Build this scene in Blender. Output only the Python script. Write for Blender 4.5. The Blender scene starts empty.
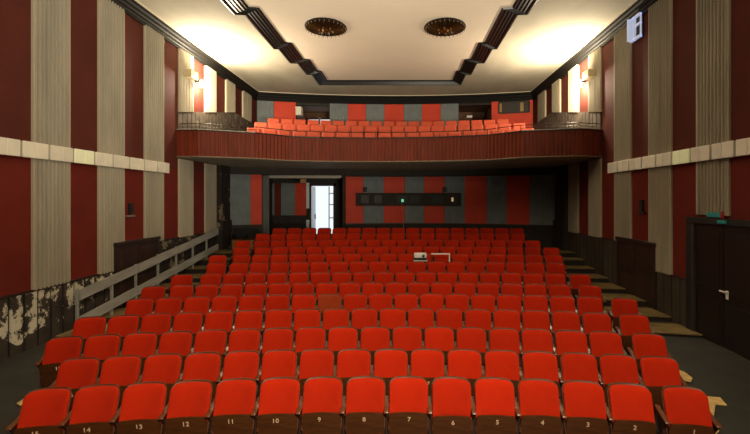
import bpy, bmesh, math, random
from mathutils import Vector
random.seed(7)
S = bpy.context.scene
COL = S.collection
F, CX, CY, EYE = 395.0, 405.0, 200.0, 3.0      # focal length in px of a 750 px frame, vanishing point, eye height
PI = math.pi

# ------------------------------------------------------------------ materials
def new_mat(name):
    m = bpy.data.materials.new(name); m.use_nodes = True
    nt = m.node_tree; b = nt.nodes['Principled BSDF']
    return m, nt, b

def plain(name, col, rough=.6, metal=0, spec=.5, noise=0, nscale=8, bump=0, bscale=60, emit=None, estr=0, sheen=0, coat=0, stretch=None, vary=0):
    m, nt, b = new_mat(name)
    N, L = nt.nodes, nt.links
    b.inputs['Roughness'].default_value = rough
    b.inputs['Metallic'].default_value = metal
    b.inputs['Specular IOR Level'].default_value = spec
    b.inputs['Base Color'].default_value = (*col, 1)
    if sheen:
        b.inputs['Sheen Weight'].default_value = sheen
    if coat:
        b.inputs['Coat Weight'].default_value = coat; b.inputs['Coat Roughness'].default_value = .2
    tc = N.new('ShaderNodeTexCoord')
    src = tc.outputs['Object']
    if stretch:
        mp = N.new('ShaderNodeMapping'); mp.inputs['Scale'].default_value = stretch
        L.new(src, mp.inputs['Vector']); src = mp.outputs['Vector']
    out = None
    if noise:
        n = N.new('ShaderNodeTexNoise'); n.inputs['Scale'].default_value = nscale; n.inputs['Detail'].default_value = 6
        L.new(src, n.inputs['Vector'])
        r = N.new('ShaderNodeValToRGB')
        r.color_ramp.elements[0].position = .3; r.color_ramp.elements[1].position = .7
        r.color_ramp.elements[0].color = (*[c * (1 - noise) for c in col], 1)
        r.color_ramp.elements[1].color = (*[min(1, c * (1 + noise)) for c in col], 1)
        L.new(n.outputs['Fac'], r.inputs['Fac']); out = r.outputs['Color']
        L.new(out, b.inputs['Base Color'])
    if vary:
        oi = N.new('ShaderNodeObjectInfo'); hs = N.new('ShaderNodeHueSaturation')
        mr = N.new('ShaderNodeMapRange'); mr.inputs['To Min'].default_value = 1 - vary; mr.inputs['To Max'].default_value = 1 + vary
        L.new(oi.outputs['Random'], mr.inputs['Value']); L.new(mr.outputs['Result'], hs.inputs['Value'])
        if out: L.new(out, hs.inputs['Color'])
        else: hs.inputs['Color'].default_value = (*col, 1)
        L.new(hs.outputs['Color'], b.inputs['Base Color'])
    if bump:
        n2 = N.new('ShaderNodeTexNoise'); n2.inputs['Scale'].default_value = bscale; n2.inputs['Detail'].default_value = 4
        L.new(src, n2.inputs['Vector'])
        bp = N.new('ShaderNodeBump'); bp.inputs['Strength'].default_value = bump; bp.inputs['Distance'].default_value = .01
        L.new(n2.outputs['Fac'], bp.inputs['Height']); L.new(bp.outputs['Normal'], b.inputs['Normal'])
    if emit:
        b.inputs['Emission Color'].default_value = (*emit, 1); b.inputs['Emission Strength'].default_value = estr
    return m

def patchy(name, ca, cb, scale=1.4, thr=.52, soft=.03, rough=.7, ymax=None, stretch=(1, 1, 1), zmin=None):
    """base colour ca with torn patches of cb (peeled paint, worn lino)"""
    m, nt, b = new_mat(name); N, L = nt.nodes, nt.links
    b.inputs['Roughness'].default_value = rough
    tc = N.new('ShaderNodeTexCoord'); mp = N.new('ShaderNodeMapping'); mp.inputs['Scale'].default_value = stretch
    L.new(tc.outputs['Object'], mp.inputs['Vector'])
    n = N.new('ShaderNodeTexNoise'); n.inputs['Scale'].default_value = scale; n.inputs['Detail'].default_value = 9; n.inputs['Roughness'].default_value = .74
    L.new(mp.outputs['Vector'], n.inputs['Vector'])
    r = N.new('ShaderNodeValToRGB')
    r.color_ramp.elements[0].position = thr; r.color_ramp.elements[1].position = thr + soft
    r.color_ramp.elements[0].color = (0, 0, 0, 1); r.color_ramp.elements[1].color = (1, 1, 1, 1)
    L.new(n.outputs['Fac'], r.inputs['Fac'])
    fac = r.outputs['Color']
    if ymax is not None:
        sx = N.new('ShaderNodeSeparateXYZ'); L.new(tc.outputs['Object'], sx.inputs['Vector'])
        lt = N.new('ShaderNodeMath'); lt.operation = 'LESS_THAN'; lt.inputs[1].default_value = ymax
        L.new(sx.outputs['Y'], lt.inputs[0])
        mu = N.new('ShaderNodeMath'); mu.operation = 'MULTIPLY'; L.new(fac, mu.inputs[0]); L.new(lt.outputs[0], mu.inputs[1]); fac = mu.outputs[0]
    if zmin is not None:
        sz = N.new('ShaderNodeSeparateXYZ'); L.new(tc.outputs['Object'], sz.inputs['Vector'])
        nz = N.new('ShaderNodeTexNoise'); nz.inputs['Scale'].default_value = 2.0; L.new(tc.outputs['Object'], nz.inputs['Vector'])
        ad = N.new('ShaderNodeMath'); ad.operation = 'ADD'; L.new(sz.outputs['Z'], ad.inputs[0]); L.new(nz.outputs['Fac'], ad.inputs[1])
        gt = N.new('ShaderNodeMath'); gt.operation = 'GREATER_THAN'; gt.inputs[1].default_value = zmin + .5; L.new(ad.outputs[0], gt.inputs[0])
        m2 = N.new('ShaderNodeMath'); m2.operation = 'MULTIPLY'; L.new(fac, m2.inputs[0]); L.new(gt.outputs[0], m2.inputs[1]); fac = m2.outputs[0]
    n3 = N.new('ShaderNodeTexNoise'); n3.inputs['Scale'].default_value = 3.5; n3.inputs['Detail'].default_value = 6
    L.new(tc.outputs['Object'], n3.inputs['Vector'])
    r3 = N.new('ShaderNodeValToRGB'); r3.color_ramp.elements[0].color = (*[c * .6 for c in ca], 1); r3.color_ramp.elements[1].color = (*[c * 1.4 for c in ca], 1)
    r3.color_ramp.elements[0].position = .3; r3.color_ramp.elements[1].position = .7
    L.new(n3.outputs['Fac'], r3.inputs['Fac'])
    mx = N.new('ShaderNodeMix'); mx.data_type = 'RGBA'
    L.new(fac, mx.inputs['Factor']); L.new(r3.outputs['Color'], mx.inputs['A']); mx.inputs['B'].default_value = (*cb, 1)
    L.new(mx.outputs['Result'], b.inputs['Base Color'])
    return m

M = dict(
    fabric=plain('red_fabric', (.37, .0145, .0015), .92, spec=.1, noise=.06, nscale=7, bump=.15, bscale=220, sheen=.03, vary=.07),
    fabric_old=plain('faded_red_fabric', (.25, .030, .005), .9, spec=.2, noise=.1, bump=.15, bscale=220),
    fabric_gal=plain('orange_red_vinyl', (.50, .074, .034), .5, spec=.4, noise=.05, vary=.08),
    veneer=plain('dark_veneer', (.062, .019, .004), .42, spec=.35, noise=.25, nscale=5, stretch=(1, 1, 6), coat=.08),
    backwood=plain('brown_back_veneer', (.085, .024, .008), .5, spec=.3, noise=.25, nscale=5, stretch=(1, 1, 6)),
    arm=plain('armrest_wood', (.095, .028, .010), .38, spec=.45, noise=.25, nscale=6, coat=.15),
    iron=plain('seat_iron', (.035, .014, .009), .45, spec=.5),
    number=plain('number_paint', (.62, .42, .27), .6),
    number_white=plain('white_number_paint', (.8, .75, .65), .6),
    lino=patchy('worn_linoleum', (.018, .016, .011), (.20, .17, .10), 7.5, .665, .02, .6),
    carpet=plain('row_floor', (.016, .010, .008), .9, noise=.3),
    tread=plain('worn_tread_wood', (.17, .115, .035), .7, noise=.4, nscale=3, stretch=(1, 4, 4)),
    patch=plain('bare_plywood', (.55, .36, .13), .7, noise=.25, nscale=9),
    redwall=plain('oxblood_wall_paint', (.14, .015, .008), .68, spec=.22, noise=.12, nscale=1.3),
    redwall_up=plain('brownish_red_wall_paint', (.095, .021, .014), .75, spec=.15, noise=.12, nscale=1.3),
    flute=plain('taupe_pleated_cloth', (.30, .265, .195), .85, noise=.16, nscale=2.5, stretch=(1, 1, .25)),
    flute_edge=plain('pale_panel_edging', (.45, .38, .27), .6),
    redback=plain('bright_red_panel', (.62, .05, .018), .7, noise=.08, nscale=2),
    bluegrey=plain('blue_grey_pleated_cloth', (.185, .21, .215), .85, noise=.1, nscale=3),
    dado=plain('dark_dado_boards', (.045, .033, .022), .6, noise=.4, nscale=3, stretch=(1, 1, .3)),
    dado_peel=patchy('peeling_dado_boards', (.033, .022, .015), (.55, .50, .38), 2.6, .525, .02, .75, ymax=9.6, stretch=(1, 1, .8), zmin=.50),
    dado_up=patchy('grey_gallery_boards', (.085, .066, .048), (.22, .19, .15), 3.0, .56, .1, .7),
    door=plain('dark_brown_door', (.030, .014, .009), .5, spec=.4, noise=.25, nscale=4, stretch=(1, 1, .3)),
    exitdoor=plain('near_black_exit_door', (.013, .007, .005), .5, spec=.35, noise=.2),
    frame=plain('dark_door_frame', (.022, .012, .008), .5),
    black=plain('matt_black', (.006, .006, .006), .6),
    blackgloss=plain('satin_black_moulding', (.008, .007, .006), .38, spec=.4),
    ceil=plain('greenish_cream_ceiling', (.50, .46, .35), .85, noise=.12, nscale=1.1, stretch=(1, .5, 1)),
    ceil_in=plain('peach_ceiling_panel', (.88, .77, .61), .85, noise=.03, nscale=.8),
    cornice=plain('black_cornice_paint', (.007, .006, .005), .6, spec=.2),
    bead=plain('cream_bead', (.7, .62, .45), .6),
    parapet=plain('maroon_fluted_wood', (.16, .026, .010), .62, spec=.25, noise=.2, nscale=6, stretch=(1, 1, .2)),
    cap=plain('pale_worn_cap', (.42, .37, .31), .45),
    edge=plain('brown_bead', (.20, .14, .09), .6),
    soffit=plain('olive_soffit', (.33, .31, .22), .8, noise=.15, nscale=1.5),
    pipe=plain('dark_handrail_pipe', (.05, .035, .028), .35, metal=.6),
    rail=plain('grey_painted_plank', (.29, .285, .255), .6, noise=.2, nscale=4, stretch=(1, .3, 2)),
    lampface=plain('opal_lamp_panel', (.70, .65, .52), .5, noise=.06, nscale=4, vary=.06, emit=(1, .9, .68), estr=.03),
    lampglow=plain('faintly_lit_lamp_panel', (.78, .76, .55), .5, emit=(.9, 1, .45), estr=.12),
    lampbox=plain('cream_lamp_housing', (.42, .36, .27), .6),
    brass=plain('antique_brass', (.20, .10, .03), .35, metal=.9),
    cryst=plain('lamp_glass_finger', (.26, .15, .06), .2, spec=.8),
    white=plain('white_plastic', (.8, .78, .72), .5),
    sconce=plain('cream_sconce_box', (.55, .45, .27), .5),
    bulb=plain('lit_bulb', (1, .9, .7), .5, emit=(1, .84, .58), estr=60),
    sign=plain('green_exit_sign', (.01, .13, .10), .4, emit=(.02, .35, .28), estr=.10),
    redlamp=plain('small_red_lamp', (.3, .02, .02), .4),
    steel=plain('brushed_steel', (.6, .58, .52), .3, metal=.8),
    sill=plain('white_painted_frame', (.75, .77, .80), .5),
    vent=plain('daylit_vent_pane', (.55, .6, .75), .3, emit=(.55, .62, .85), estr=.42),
    brownwall=plain('brown_back_room', (.16, .075, .035), .7, noise=.2),
    darkwall=plain('black_brown_wall', (.028, .020, .014), .8, noise=.3),
    peelpillar=patchy('flaking_pillar', (.018, .012, .009), (.22, .17, .10), 2.2, .57, .02, .8),
    curtain=plain('yellow_curtain', (.45, .30, .12), .8),
    boothglass=plain('booth_glass', (.035, .03, .025), .5, spec=.3),
    led=plain('green_led', (.1, .8, .4), .5, emit=(.3, 1, .6), estr=.5),
    warmled=plain('amber_port', (.8, .5, .25), .5, emit=(1, .6, .3), estr=.35),
    benchwood=plain('light_brown_bench', (.30, .15, .05), .55, noise=.2, stretch=(.3, 1, 3)),
    drape=plain('silvery_drape', (.15, .155, .145), .45, noise=.15, nscale=4, stretch=(1, 1, .2)),
    cable=plain('pale_cable', (.35, .28, .20), .6),
    shadowbox=plain('black_stage_drape', (.03, .022, .018), .9),
)

# ------------------------------------------------------------------ mesh helpers
def link(name, bm, mat, parent=None, kind=None, smooth=False, loc=None):
    me = bpy.data.meshes.new(name)
    bmesh.ops.recalc_face_normals(bm, faces=bm.faces)
    bm.to_mesh(me); bm.free()
    mats = mat if isinstance(mat, (list, tuple)) else [mat]
    for m in mats: me.materials.append(M[m] if isinstance(m, str) else m)
    if smooth:
        for p in me.polygons: p.use_smooth = True
    o = bpy.data.objects.new(name, me); COL.objects.link(o)
    if parent: o.parent = parent
    if kind: o['kind'] = kind
    if loc: o.location = loc
    return o

def tag(o, label, cat, group=None):
    o['label'] = label; o['category'] = cat
    if group: o['group'] = group
    return o

def empty(name, loc=(0, 0, 0), rz=0):
    o = bpy.data.objects.new(name, None); COL.objects.link(o)
    o.location = loc; o.rotation_euler = (0, 0, rz); o.empty_display_size = .1
    return o

def box(bm, x0, x1, y0, y1, z0, z1, mi=0, bev=0):
    c = [(x0, y0, z0), (x1, y0, z0), (x1, y1, z0), (x0, y1, z0), (x0, y0, z1), (x1, y0, z1), (x1, y1, z1), (x0, y1, z1)]
    v = [bm.verts.new(p) for p in c]
    fs = []
    for q in ((0, 3, 2, 1), (4, 5, 6, 7), (0, 1, 5, 4), (1, 2, 6, 5), (2, 3, 7, 6), (3, 0, 4, 7)):
        f = bm.faces.new([v[i] for i in q]); f.material_index = mi; fs.append(f)
    if bev:
        es = list({e for f in fs for e in f.edges})
        bmesh.ops.bevel(bm, geom=es, offset=bev, segments=2, profile=.5, affect='EDGES')
    return v

def prism(bm, poly, d0, d1, axis='x', mi=0):
    """poly of 2D points extruded between d0 and d1 along an axis"""
    def P(a, b, d):
        return {'x': (d, a, b), 'y': (a, d, b), 'z': (a, b, d)}[axis]
    A = [bm.verts.new(P(a, b, d0)) for a, b in poly]; B = [bm.verts.new(P(a, b, d1)) for a, b in poly]
    n = len(poly)
    fs = [bm.faces.new(A), bm.faces.new(B[::-1])]
    for i in range(n):
        fs.append(bm.faces.new((A[i], A[(i + 1) % n], B[(i + 1) % n], B[i])))
    for f in fs: f.material_index = mi
    return fs

def tube(bm, pts, r, n=8, mi=0):
    rings = []
    for i, p in enumerate(pts):
        p = Vector(p)
        d = (Vector(pts[min(i + 1, len(pts) - 1)]) - Vector(pts[max(i - 1, 0)])).normalized()
        u = d.cross(Vector((0, 0, 1)))
        if u.length < 1e-3: u = Vector((1, 0, 0))
        u.normalize(); w = d.cross(u)
        rings.append([bm.verts.new(p + r * (math.cos(2 * PI * k / n) * u + math.sin(2 * PI * k / n) * w)) for k in range(n)])
    for a, b in zip(rings, rings[1:]):
        for k in range(n):
            f = bm.faces.new((a[k], a[(k + 1) % n], b[(k + 1) % n], b[k])); f.material_index = mi
    bm.faces.new(rings[0][::-1]).material_index = mi; bm.faces.new(rings[-1]).material_index = mi

def lathe(bm, prof, n=24, c=(0, 0, 0), mi=0):
    rings = []
    for r, z in prof:
        rings.append([bm.verts.new((c[0] + r * math.cos(2 * PI * k / n), c[1] + r * math.sin(2 * PI * k / n), c[2] + z)) for k in range(n)])
    for a, b in zip(rings, rings[1:]):
        for k in range(n):
            bm.faces.new((a[k], a[(k + 1) % n], b[(k + 1) % n], b[k])).material_index = mi
    bm.faces.new(rings[0]); bm.faces.new(rings[-1][::-1])

def wallbox(bm, side, y0, y1, z0, z1, d0, d1, mi=0, bev=0):
    """box on a side wall; d measured from the wall into the hall"""
    if side == 'left': box(bm, WL + d0, WL + d1, y0, y1, z0, z1, mi, bev)
    else: box(bm, WR - d1, WR - d0, y0, y1, z0, z1, mi, bev)

WL, WR, HX = -7.13, 6.15, -.5
CEIL = 8.17
def XY(px, Y): return (px - CX) * Y / F
def ZY(py, Y): return EYE - (py - CY) * Y / F
def YL(px): return WL * F / (px - CX)
def YR(px): return WR * F / (px - CX)

ORD = ['', 'first', 'second', 'third', 'fourth', 'fifth', 'sixth', 'seventh', 'eighth', 'ninth', 'tenth', 'eleventh', 'twelfth',
       'thirteenth', 'fourteenth', 'fifteenth', 'sixteenth', 'seventeenth', 'eighteenth', 'nineteenth', 'twentieth']

# ------------------------------------------------------------------ rows of the stalls
# (depth of the row at the hall's middle, floor height, bow, left end, right end in plan from the middle, seats, extra gap at left, at right)
ROWS = [
    (4.81, 0.00, .021, -3.77, 3.92, 15, 0, .08), (5.70, 0.00, .020, -4.12, 4.20, 16, 0, 0), (6.52, .055, .020, -4.90, 4.53, 18, 0, .11),
    (7.42, .11, .020, -5.19, 4.80, 19, 0, .10), (8.28, .18, .017, -4.99, 5.11, 19, 0, .12), (9.20, .22, .014, -5.32, 4.90, 19, .06, .12),
    (10.07, .305, .012, -5.22, 5.08, 19, .14, .06), (10.97, .43, .011, -4.84, 4.84, 18, .05, 0), (11.83, .53, .010, -5.21, 5.12, 19, .14, .04),
    (12.77, .64, .010, -4.92, 5.38, 19, .12, .04), (13.60, .775, .009, -5.22, 5.08, 19, .08, .05), (14.30, .945, .008, -4.82, 4.78, 18, 0, 0),
    (15.00, 1.09, .008, -4.47, 4.96, 17, 0, 0)]
FRONT = .52     # riser line in front of a row's back
def rowY(i, s): return ROWS[i][0] - ROWS[i][2] * (s - .2) ** 2

def build_floor():
    bm = bmesh.new()
    ss = [-6.64 + 13.27 * k / 40 for k in range(41)]
    X = [HX + s for s in ss]
    lines = [[(x, -8.0, 0.0) for x in X], [(x, 3.2, 0.0) for x in X]]
    for i in range(0, 5):
        lines.append([(x, rowY(i, s) - .3, ROWS[i][1]) for x, s in zip(X, ss)])
    for i in range(5, 13):
        zf = ROWS[i][1]; zp = ROWS[i - 1][1]
        lines.append([(x, rowY(i, s) - FRONT, zp) for x, s in zip(X, ss)])
        lines.append([(x, rowY(i, s) - FRONT, zf) for x, s in zip(X, ss)])
    lines.append([(x, 20.5, 1.09) for x in X])
    vv = [[bm.verts.new(p) for p in l] for l in lines]
    for j, (a, b) in enumerate(zip(vv, vv[1:])):
        for k in range(40):
            f = bm.faces.new((a[k], a[k + 1], b[k + 1], b[k])); f.material_index = 0 if j <= 6 else 1
    return link('floor', bm, ['lino', 'carpet'], kind='structure')
build_floor()

def aisle_tread(i, s0, s1):
    bm = bmesh.new(); n = 6
    z = ROWS[i][1]
    nxt = ROWS[i + 1][0] - ROWS[i][0] if i < 12 else 1.0
    top, bot = [], []
    for k in range(n + 1):
        s = s0 + (s1 - s0) * k / n; y = rowY(i, s) - FRONT
        top.append((HX + s, y - .02)); bot.append((HX + s, y + nxt * .80))
    poly = top + bot[::-1]
    prism(bm, poly, z + .001, z + .022, 'z')
    return link('trim_%d' % (50 + i * 2 + (s0 > 0)), bm, 'tread', kind='structure')
for i in range(5, 13):
    aisle_tread(i, ROWS[i][4] + .1, 6.60)
    aisle_tread(i, -6.60, ROWS[i][3] - .1)

# ------------------------------------------------------------------ theatre seat prototypes
def cushion_bm(w, h, rc, puff, z0, y_of, th=.05, bot_r=.02):
    """puffy upholstered back, rounded top corners, follows the reclined and cupped board"""
    bm = bmesh.new(); nx, nz = 14, 12
    def edge(v):                        # half width at height fraction
        zz = v * h
        if zz > h - rc: d = zz - (h - rc); return w / 2 - rc + math.sqrt(max(0, rc * rc - d * d))
        if zz < bot_r: d = bot_r - zz; return w / 2 - bot_r + math.sqrt(max(0, bot_r ** 2 - d * d))
        return w / 2
    fr, bk = [], []
    for j in range(nz + 1):
        v = .5 - .5 * math.cos(PI * j / nz)
        hw = edge(min(v, .999)) if v < 1 else w / 2 - rc
        rf, rb = [], []
        for i in range(nx + 1):
            u = -math.cos(PI * i / nx)
            x = u * hw; z = z0 + v * h
            e = (1 - abs(x / (w / 2)) ** 8) * (1 - abs(2 * v - 1) ** 8)
            t = th * .35 + th * .65 * max(0, e) ** .5 + puff * (1 - u * u) * (1 - (2 * v - 1) ** 2) * .3
            yb = y_of(x, z)
            rf.append(bm.verts.new((x, yb - t, z))); rb.append(bm.verts.new((x, yb, z)))
        fr.append(rf); bk.append(rb)
    for j in range(nz):
        for i in range(nx):
            bm.faces.new((fr[j][i], fr[j][i + 1], fr[j + 1][i + 1], fr[j + 1][i]))
            bm.faces.new((bk[j][i], bk[j + 1][i], bk[j + 1][i + 1], bk[j][i + 1]))
        bm.faces.new((fr[j][0], fr[j + 1][0], bk[j + 1][0], bk[j][0]))
        bm.faces.new((fr[j][nx], bk[j][nx], bk[j + 1][nx], fr[j + 1][nx]))
    for i in range(nx):
        bm.faces.new((fr[0][i], bk[0][i], bk[0][i + 1], fr[0][i + 1]))
        bm.faces.new((fr[nz][i], fr[nz][i + 1], bk[nz][i + 1], bk[nz][i]))
    return bm

def y_back(x, z):       # front face of the back board, cupped sideways and leaning back
    return -.02 + (z - .85) * .31 - .065 * (x / .24) ** 2

def board_bm(w, h, rc, z0):
    return cushion_bm(w, h, rc, 0, z0, lambda x, z: y_back(x, z) + .022, th=.022, bot_r=.02)

def pan_shape(u, v):    # tipped-up seat: u across (-1..1), v up (0..1)
    z = .17 + v * .365
    z += (.016 * (1 - u * u)) * v
    y = -.175 - v * .075 - .012 * (1 - (2 * v - 1) ** 2) - .012 * (1 - u * u)
    return z, y

def pan_bm():
    bm = bmesh.new(); nx, nz = 12, 8; w = .468; rc = .045
    fr, bk = [], []
    for j in range(nz + 1):
        v = j / nz; hh = .365
        hw = w / 2
        if v * hh > hh - rc: d = v * hh - (hh - rc); hw = w / 2 - rc * .5 + .5 * math.sqrt(max(0, rc * rc - d * d))
        if v * hh < rc: d = rc - v * hh; hw = w / 2 - rc + math.sqrt(max(0, rc * rc - d * d))
        rf, rb = [], []
        for i in range(nx + 1):
            u = -1 + 2 * i / nx; z, y = pan_shape(u, v)
            rf.append(bm.verts.new((u * hw, y, z))); rb.append(bm.verts.new((u * hw, y + .022, z)))
        fr.append(rf); bk.append(rb)
    for j in range(nz):
        for i in range(nx):
            bm.faces.new((fr[j][i], fr[j][i + 1], fr[j + 1][i + 1], fr[j + 1][i]))
            bm.faces.new((bk[j][i], bk[j + 1][i], bk[j + 1][i + 1], bk[j][i + 1]))
        bm.faces.new((fr[j][0], fr[j + 1][0], bk[j + 1][0], bk[j][0]))
        bm.faces.new((fr[j][nx], bk[j][nx], bk[j + 1][nx], fr[j + 1][nx]))
    for i in range(nx):
        bm.faces.new((fr[0][i], bk[0][i], bk[0][i + 1], fr[0][i + 1]))
        bm.faces.new((fr[nz][i], fr[nz][i + 1], bk[nz][i + 1], bk[nz][i]))
    return bm

def pad_bm():
    bm = bmesh.new()
    box(bm, -.205, .205, -.215, -.165, .27, .50, bev=.02)
    return bm

def frame_bm(x, drop=0):
    """cast side standard under an armrest, x across"""
    bm = bmesh.new()
    poly = [(-.30, -drop), (.06, -drop), (.06, -drop + .025), (-.02, .06), (-.03, .42), (-.05, .55), (-.27, .55), (-.25, .42), (-.20, .20), (-.23, .06), (-.30, .025 - drop)]
    poly = [(-.27, 0), (.03, 0), (.03, .03), (-.06, .06), (-.09, .36), (-.04, .60), (-.06, .62), (-.10, .60), (-.25, .565), (-.255, .53), (-.19, .44), (-.18, .06), (-.27, .03)]
    prism(bm, poly, x - .012, x + .012, 'x')
    tube(bm, [(x - .022, -.20, .49), (x + .022, -.20, .49)], .010, 8)
    tube(bm, [(x - .022, -.10, .38), (x + .022, -.10, .38)], .012, 8)
    return bm

def arm_bm(x):
    bm = bmesh.new()
    prof = [(-.275, .54), (-.29, .555), (-.275, .573), (-.18, .588), (-.09, .605), (-.04, .64), (-.02, .63), (-.04, .59), (-.09, .575), (-.18, .56)]
    prism(bm, prof, x - .028, x + .028, 'x')
    bmesh.ops.bevel(bm, geom=list(bm.edges), offset=.006, segments=2, profile=.5, affect='EDGES')
    return bm

def text_mesh(txt, size):
    cu = bpy.data.curves.new('number', 'FONT'); cu.body = txt; cu.size = size; cu.align_x = 'CENTER'; cu.align_y = 'CENTER'
    cu.extrude = .0012; cu.offset = .0012; cu.resolution_u = 4; cu.space_character = 1.08
    t = bpy.data.objects.new('tmp', cu); COL.objects.link(t)
    dg = bpy.context.evaluated_depsgraph_get(); dg.update()
    me = bpy.data.meshes.new_from_object(t.evaluated_get(dg))
    bpy.data.objects.remove(t)
    return me

W2 = .265
cush = cushion_bm(.474, .385, .065, .03, .462, y_back)
board = board_bm(.487, .53, .075, .33)
P = {}
def mesh_of(name, bm, mats, smooth=True):
    me = bpy.data.meshes.new(name); bmesh.ops.recalc_face_normals(bm, faces=bm.faces); bm.to_mesh(me); bm.free()
    for m in mats: me.materials.append(M[m])
    if smooth:
        for p in me.polygons: p.use_smooth = True
        if hasattr(me, 'set_sharp_from_angle'): me.set_sharp_from_angle(angle=math.radians(50))
    return me
P['cushion'] = mesh_of('cushion', cush, ['fabric'])
P['cushion_old'] = mesh_of('cushion', cushion_bm(.474, .385, .065, .03, .462, y_back), ['fabric_old'])
P['board'] = mesh_of('backrest', board, ['backwood'])
P['pan'] = mesh_of('seat', pan_bm(), ['veneer'])
P['pad'] = mesh_of('seat_pad', pad_bm(), ['fabric'])
P['frame'] = mesh_of('side_frame', frame_bm(-W2), ['iron'], False)
P['frame_r'] = mesh_of('side_frame', frame_bm(W2), ['iron'], False)
P['arm'] = mesh_of('armrest', arm_bm(-W2), ['arm'])
P['arm_r'] = mesh_of('armrest', arm_bm(W2), ['arm'])
def y_gal(x, z): return y_back(x * .5, z)
P['g_cushion'] = mesh_of('cushion', cushion_bm(.455, .40, .022, .01, .455, y_gal, th=.04), ['fabric_gal'])
P['g_board'] = mesh_of('backrest', cushion_bm(.465, .53, .025, 0, .33, lambda x, z: y_gal(x, z) + .02, th=.02), ['veneer'])
P['g_pan'] = mesh_of('seat', pan_bm(), ['fabric_gal'])
NUM = {}

def part(name, key, root):
    o = bpy.data.objects.new(name, P[key]); COL.objects.link(o); o.parent = root; return o

def make_seat(gallery=False):
    r = empty('theatre_seat')
    part('backrest', 'g_board' if gallery else 'board', r)
    part('cushion', 'g_cushion' if gallery else 'cushion', r)
    s = part('seat', 'g_pan' if gallery else 'pan', r)
    pd = part('seat_pad', 'pad', s)
    part('side_frame', 'frame', r)
    part('armrest', 'arm', r)
    return r

def copy_tree(o, parent=None):
    c = o.copy(); COL.objects.link(c)
    if parent: c.parent = parent
    for ch in list(o.children): copy_tree(ch, c)
    return c

def layout(Y0, k, sa, sb, n, gl, gr):
    """seat centres and turns along a bowed row"""
    N = 400; L = [0]; ss = [sa + (sb - sa) * i / N for i in range(N + 1)]
    for a, b in zip(ss, ss[1:]):
        L.append(L[-1] + math.hypot(b - a, k * ((b - .2) ** 2 - (a - .2) ** 2)))
    p = (L[-1] - gl - gr) / n
    out = []
    for i in range(n):
        d = (i + .5) * p + (gl if i > 0 else 0) + (gr if i == n - 1 else 0)
        j = max(0, min(N - 1, next((q for q in range(N) if L[q + 1] >= d), N - 1)))
        t = (d - L[j]) / (L[j + 1] - L[j]); s = ss[j] + t * (ss[j + 1] - ss[j])
        out.append((HX + s, Y0 - k * (s - .2) ** 2, -math.atan(2 * k * (s - .2))))
    return out, p

proto = make_seat(); first = True
rownames = ['front row'] + [ORD[i] + ' row' for i in range(2, 13)] + ['rearmost row']
for ri, (Y0, zf, k, sa, sb, n, gl, gr) in enumerate(ROWS):
    spots, pitch = layout(Y0, k, sa, sb, n, gl, gr)
    for si, (x, y, rz) in enumerate(spots):
        num = n - si
        o = copy_tree(proto)
        o.location = (x, y, zf); o.rotation_euler = (0, 0, rz)
        sc = pitch / .53
        o.scale = (sc, 1, 1)
        ch = {c.name.split('.')[0]: c for c in o.children}
        dz = random.uniform(-.004, .004)
        if ri == 0 and num in (6, 5): dz = -.035 if num == 6 else -.015
        ch['seat'].location = (0, 0, dz)
        ch['cushion'].rotation_euler = (random.uniform(-.012, .012), random.uniform(-.006, .006), 0)
        old = (ri == 4 and si == 7)
        if old: ch['cushion'].data = P['cushion_old']; ch['cushion']['label'] = 'faded brownish red cushion'
        if ri < 3:
            key = (num, ri == 2)
            if key not in NUM:
                me = text_mesh(str(num), .080 if ri == 0 else .075); me.materials.append(M['number_white' if ri == 2 else 'number']); NUM[key] = me
            z, yy = pan_shape(0, .79)
            t = bpy.data.objects.new('seat_number', NUM[key]); COL.objects.link(t); t.parent = ch['seat']
            t.location = (0.02 * random.uniform(-1, 1), yy - .0012, z); t.rotation_euler = (PI / 2 + math.atan(.085 / .365) * 1.0, 0, random.uniform(-.03, .03))
        if si == n - 1 or (gr >= .1 and si == n - 2):
            part('side_frame', 'frame_r', o); part('armrest', 'arm_r', o)
        if gl >= .1 and si == 0:
            part('side_frame', 'frame_r', o); part('armrest', 'arm_r', o)
        g = 'red tip-up seats of the stalls'
        if ri == 0:
            lab = 'red tip-up seat with number %d, front row beside the stage' % num
        elif ri == 2 and si == 0:
            lab = 'red tip-up seat with white number 18 at left end of the third row'
        elif old:
            lab = 'tip-up seat with faded brownish back in the fifth row, unlike its red neighbours'
        else:
            if si == 0: pos = 'at the left end of the %s'
            elif si == n - 1: pos = 'at the right end of the %s'
            elif si < n / 2: pos = ORD[si + 1] + ' from the left end of the %s'
            else: pos = ORD[n - si] + ' from the right end of the %s'
            lab = 'red tip-up seat ' + pos % rownames[ri] + ' of the stalls'
        tag(o, lab, 'seat', g)

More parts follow.
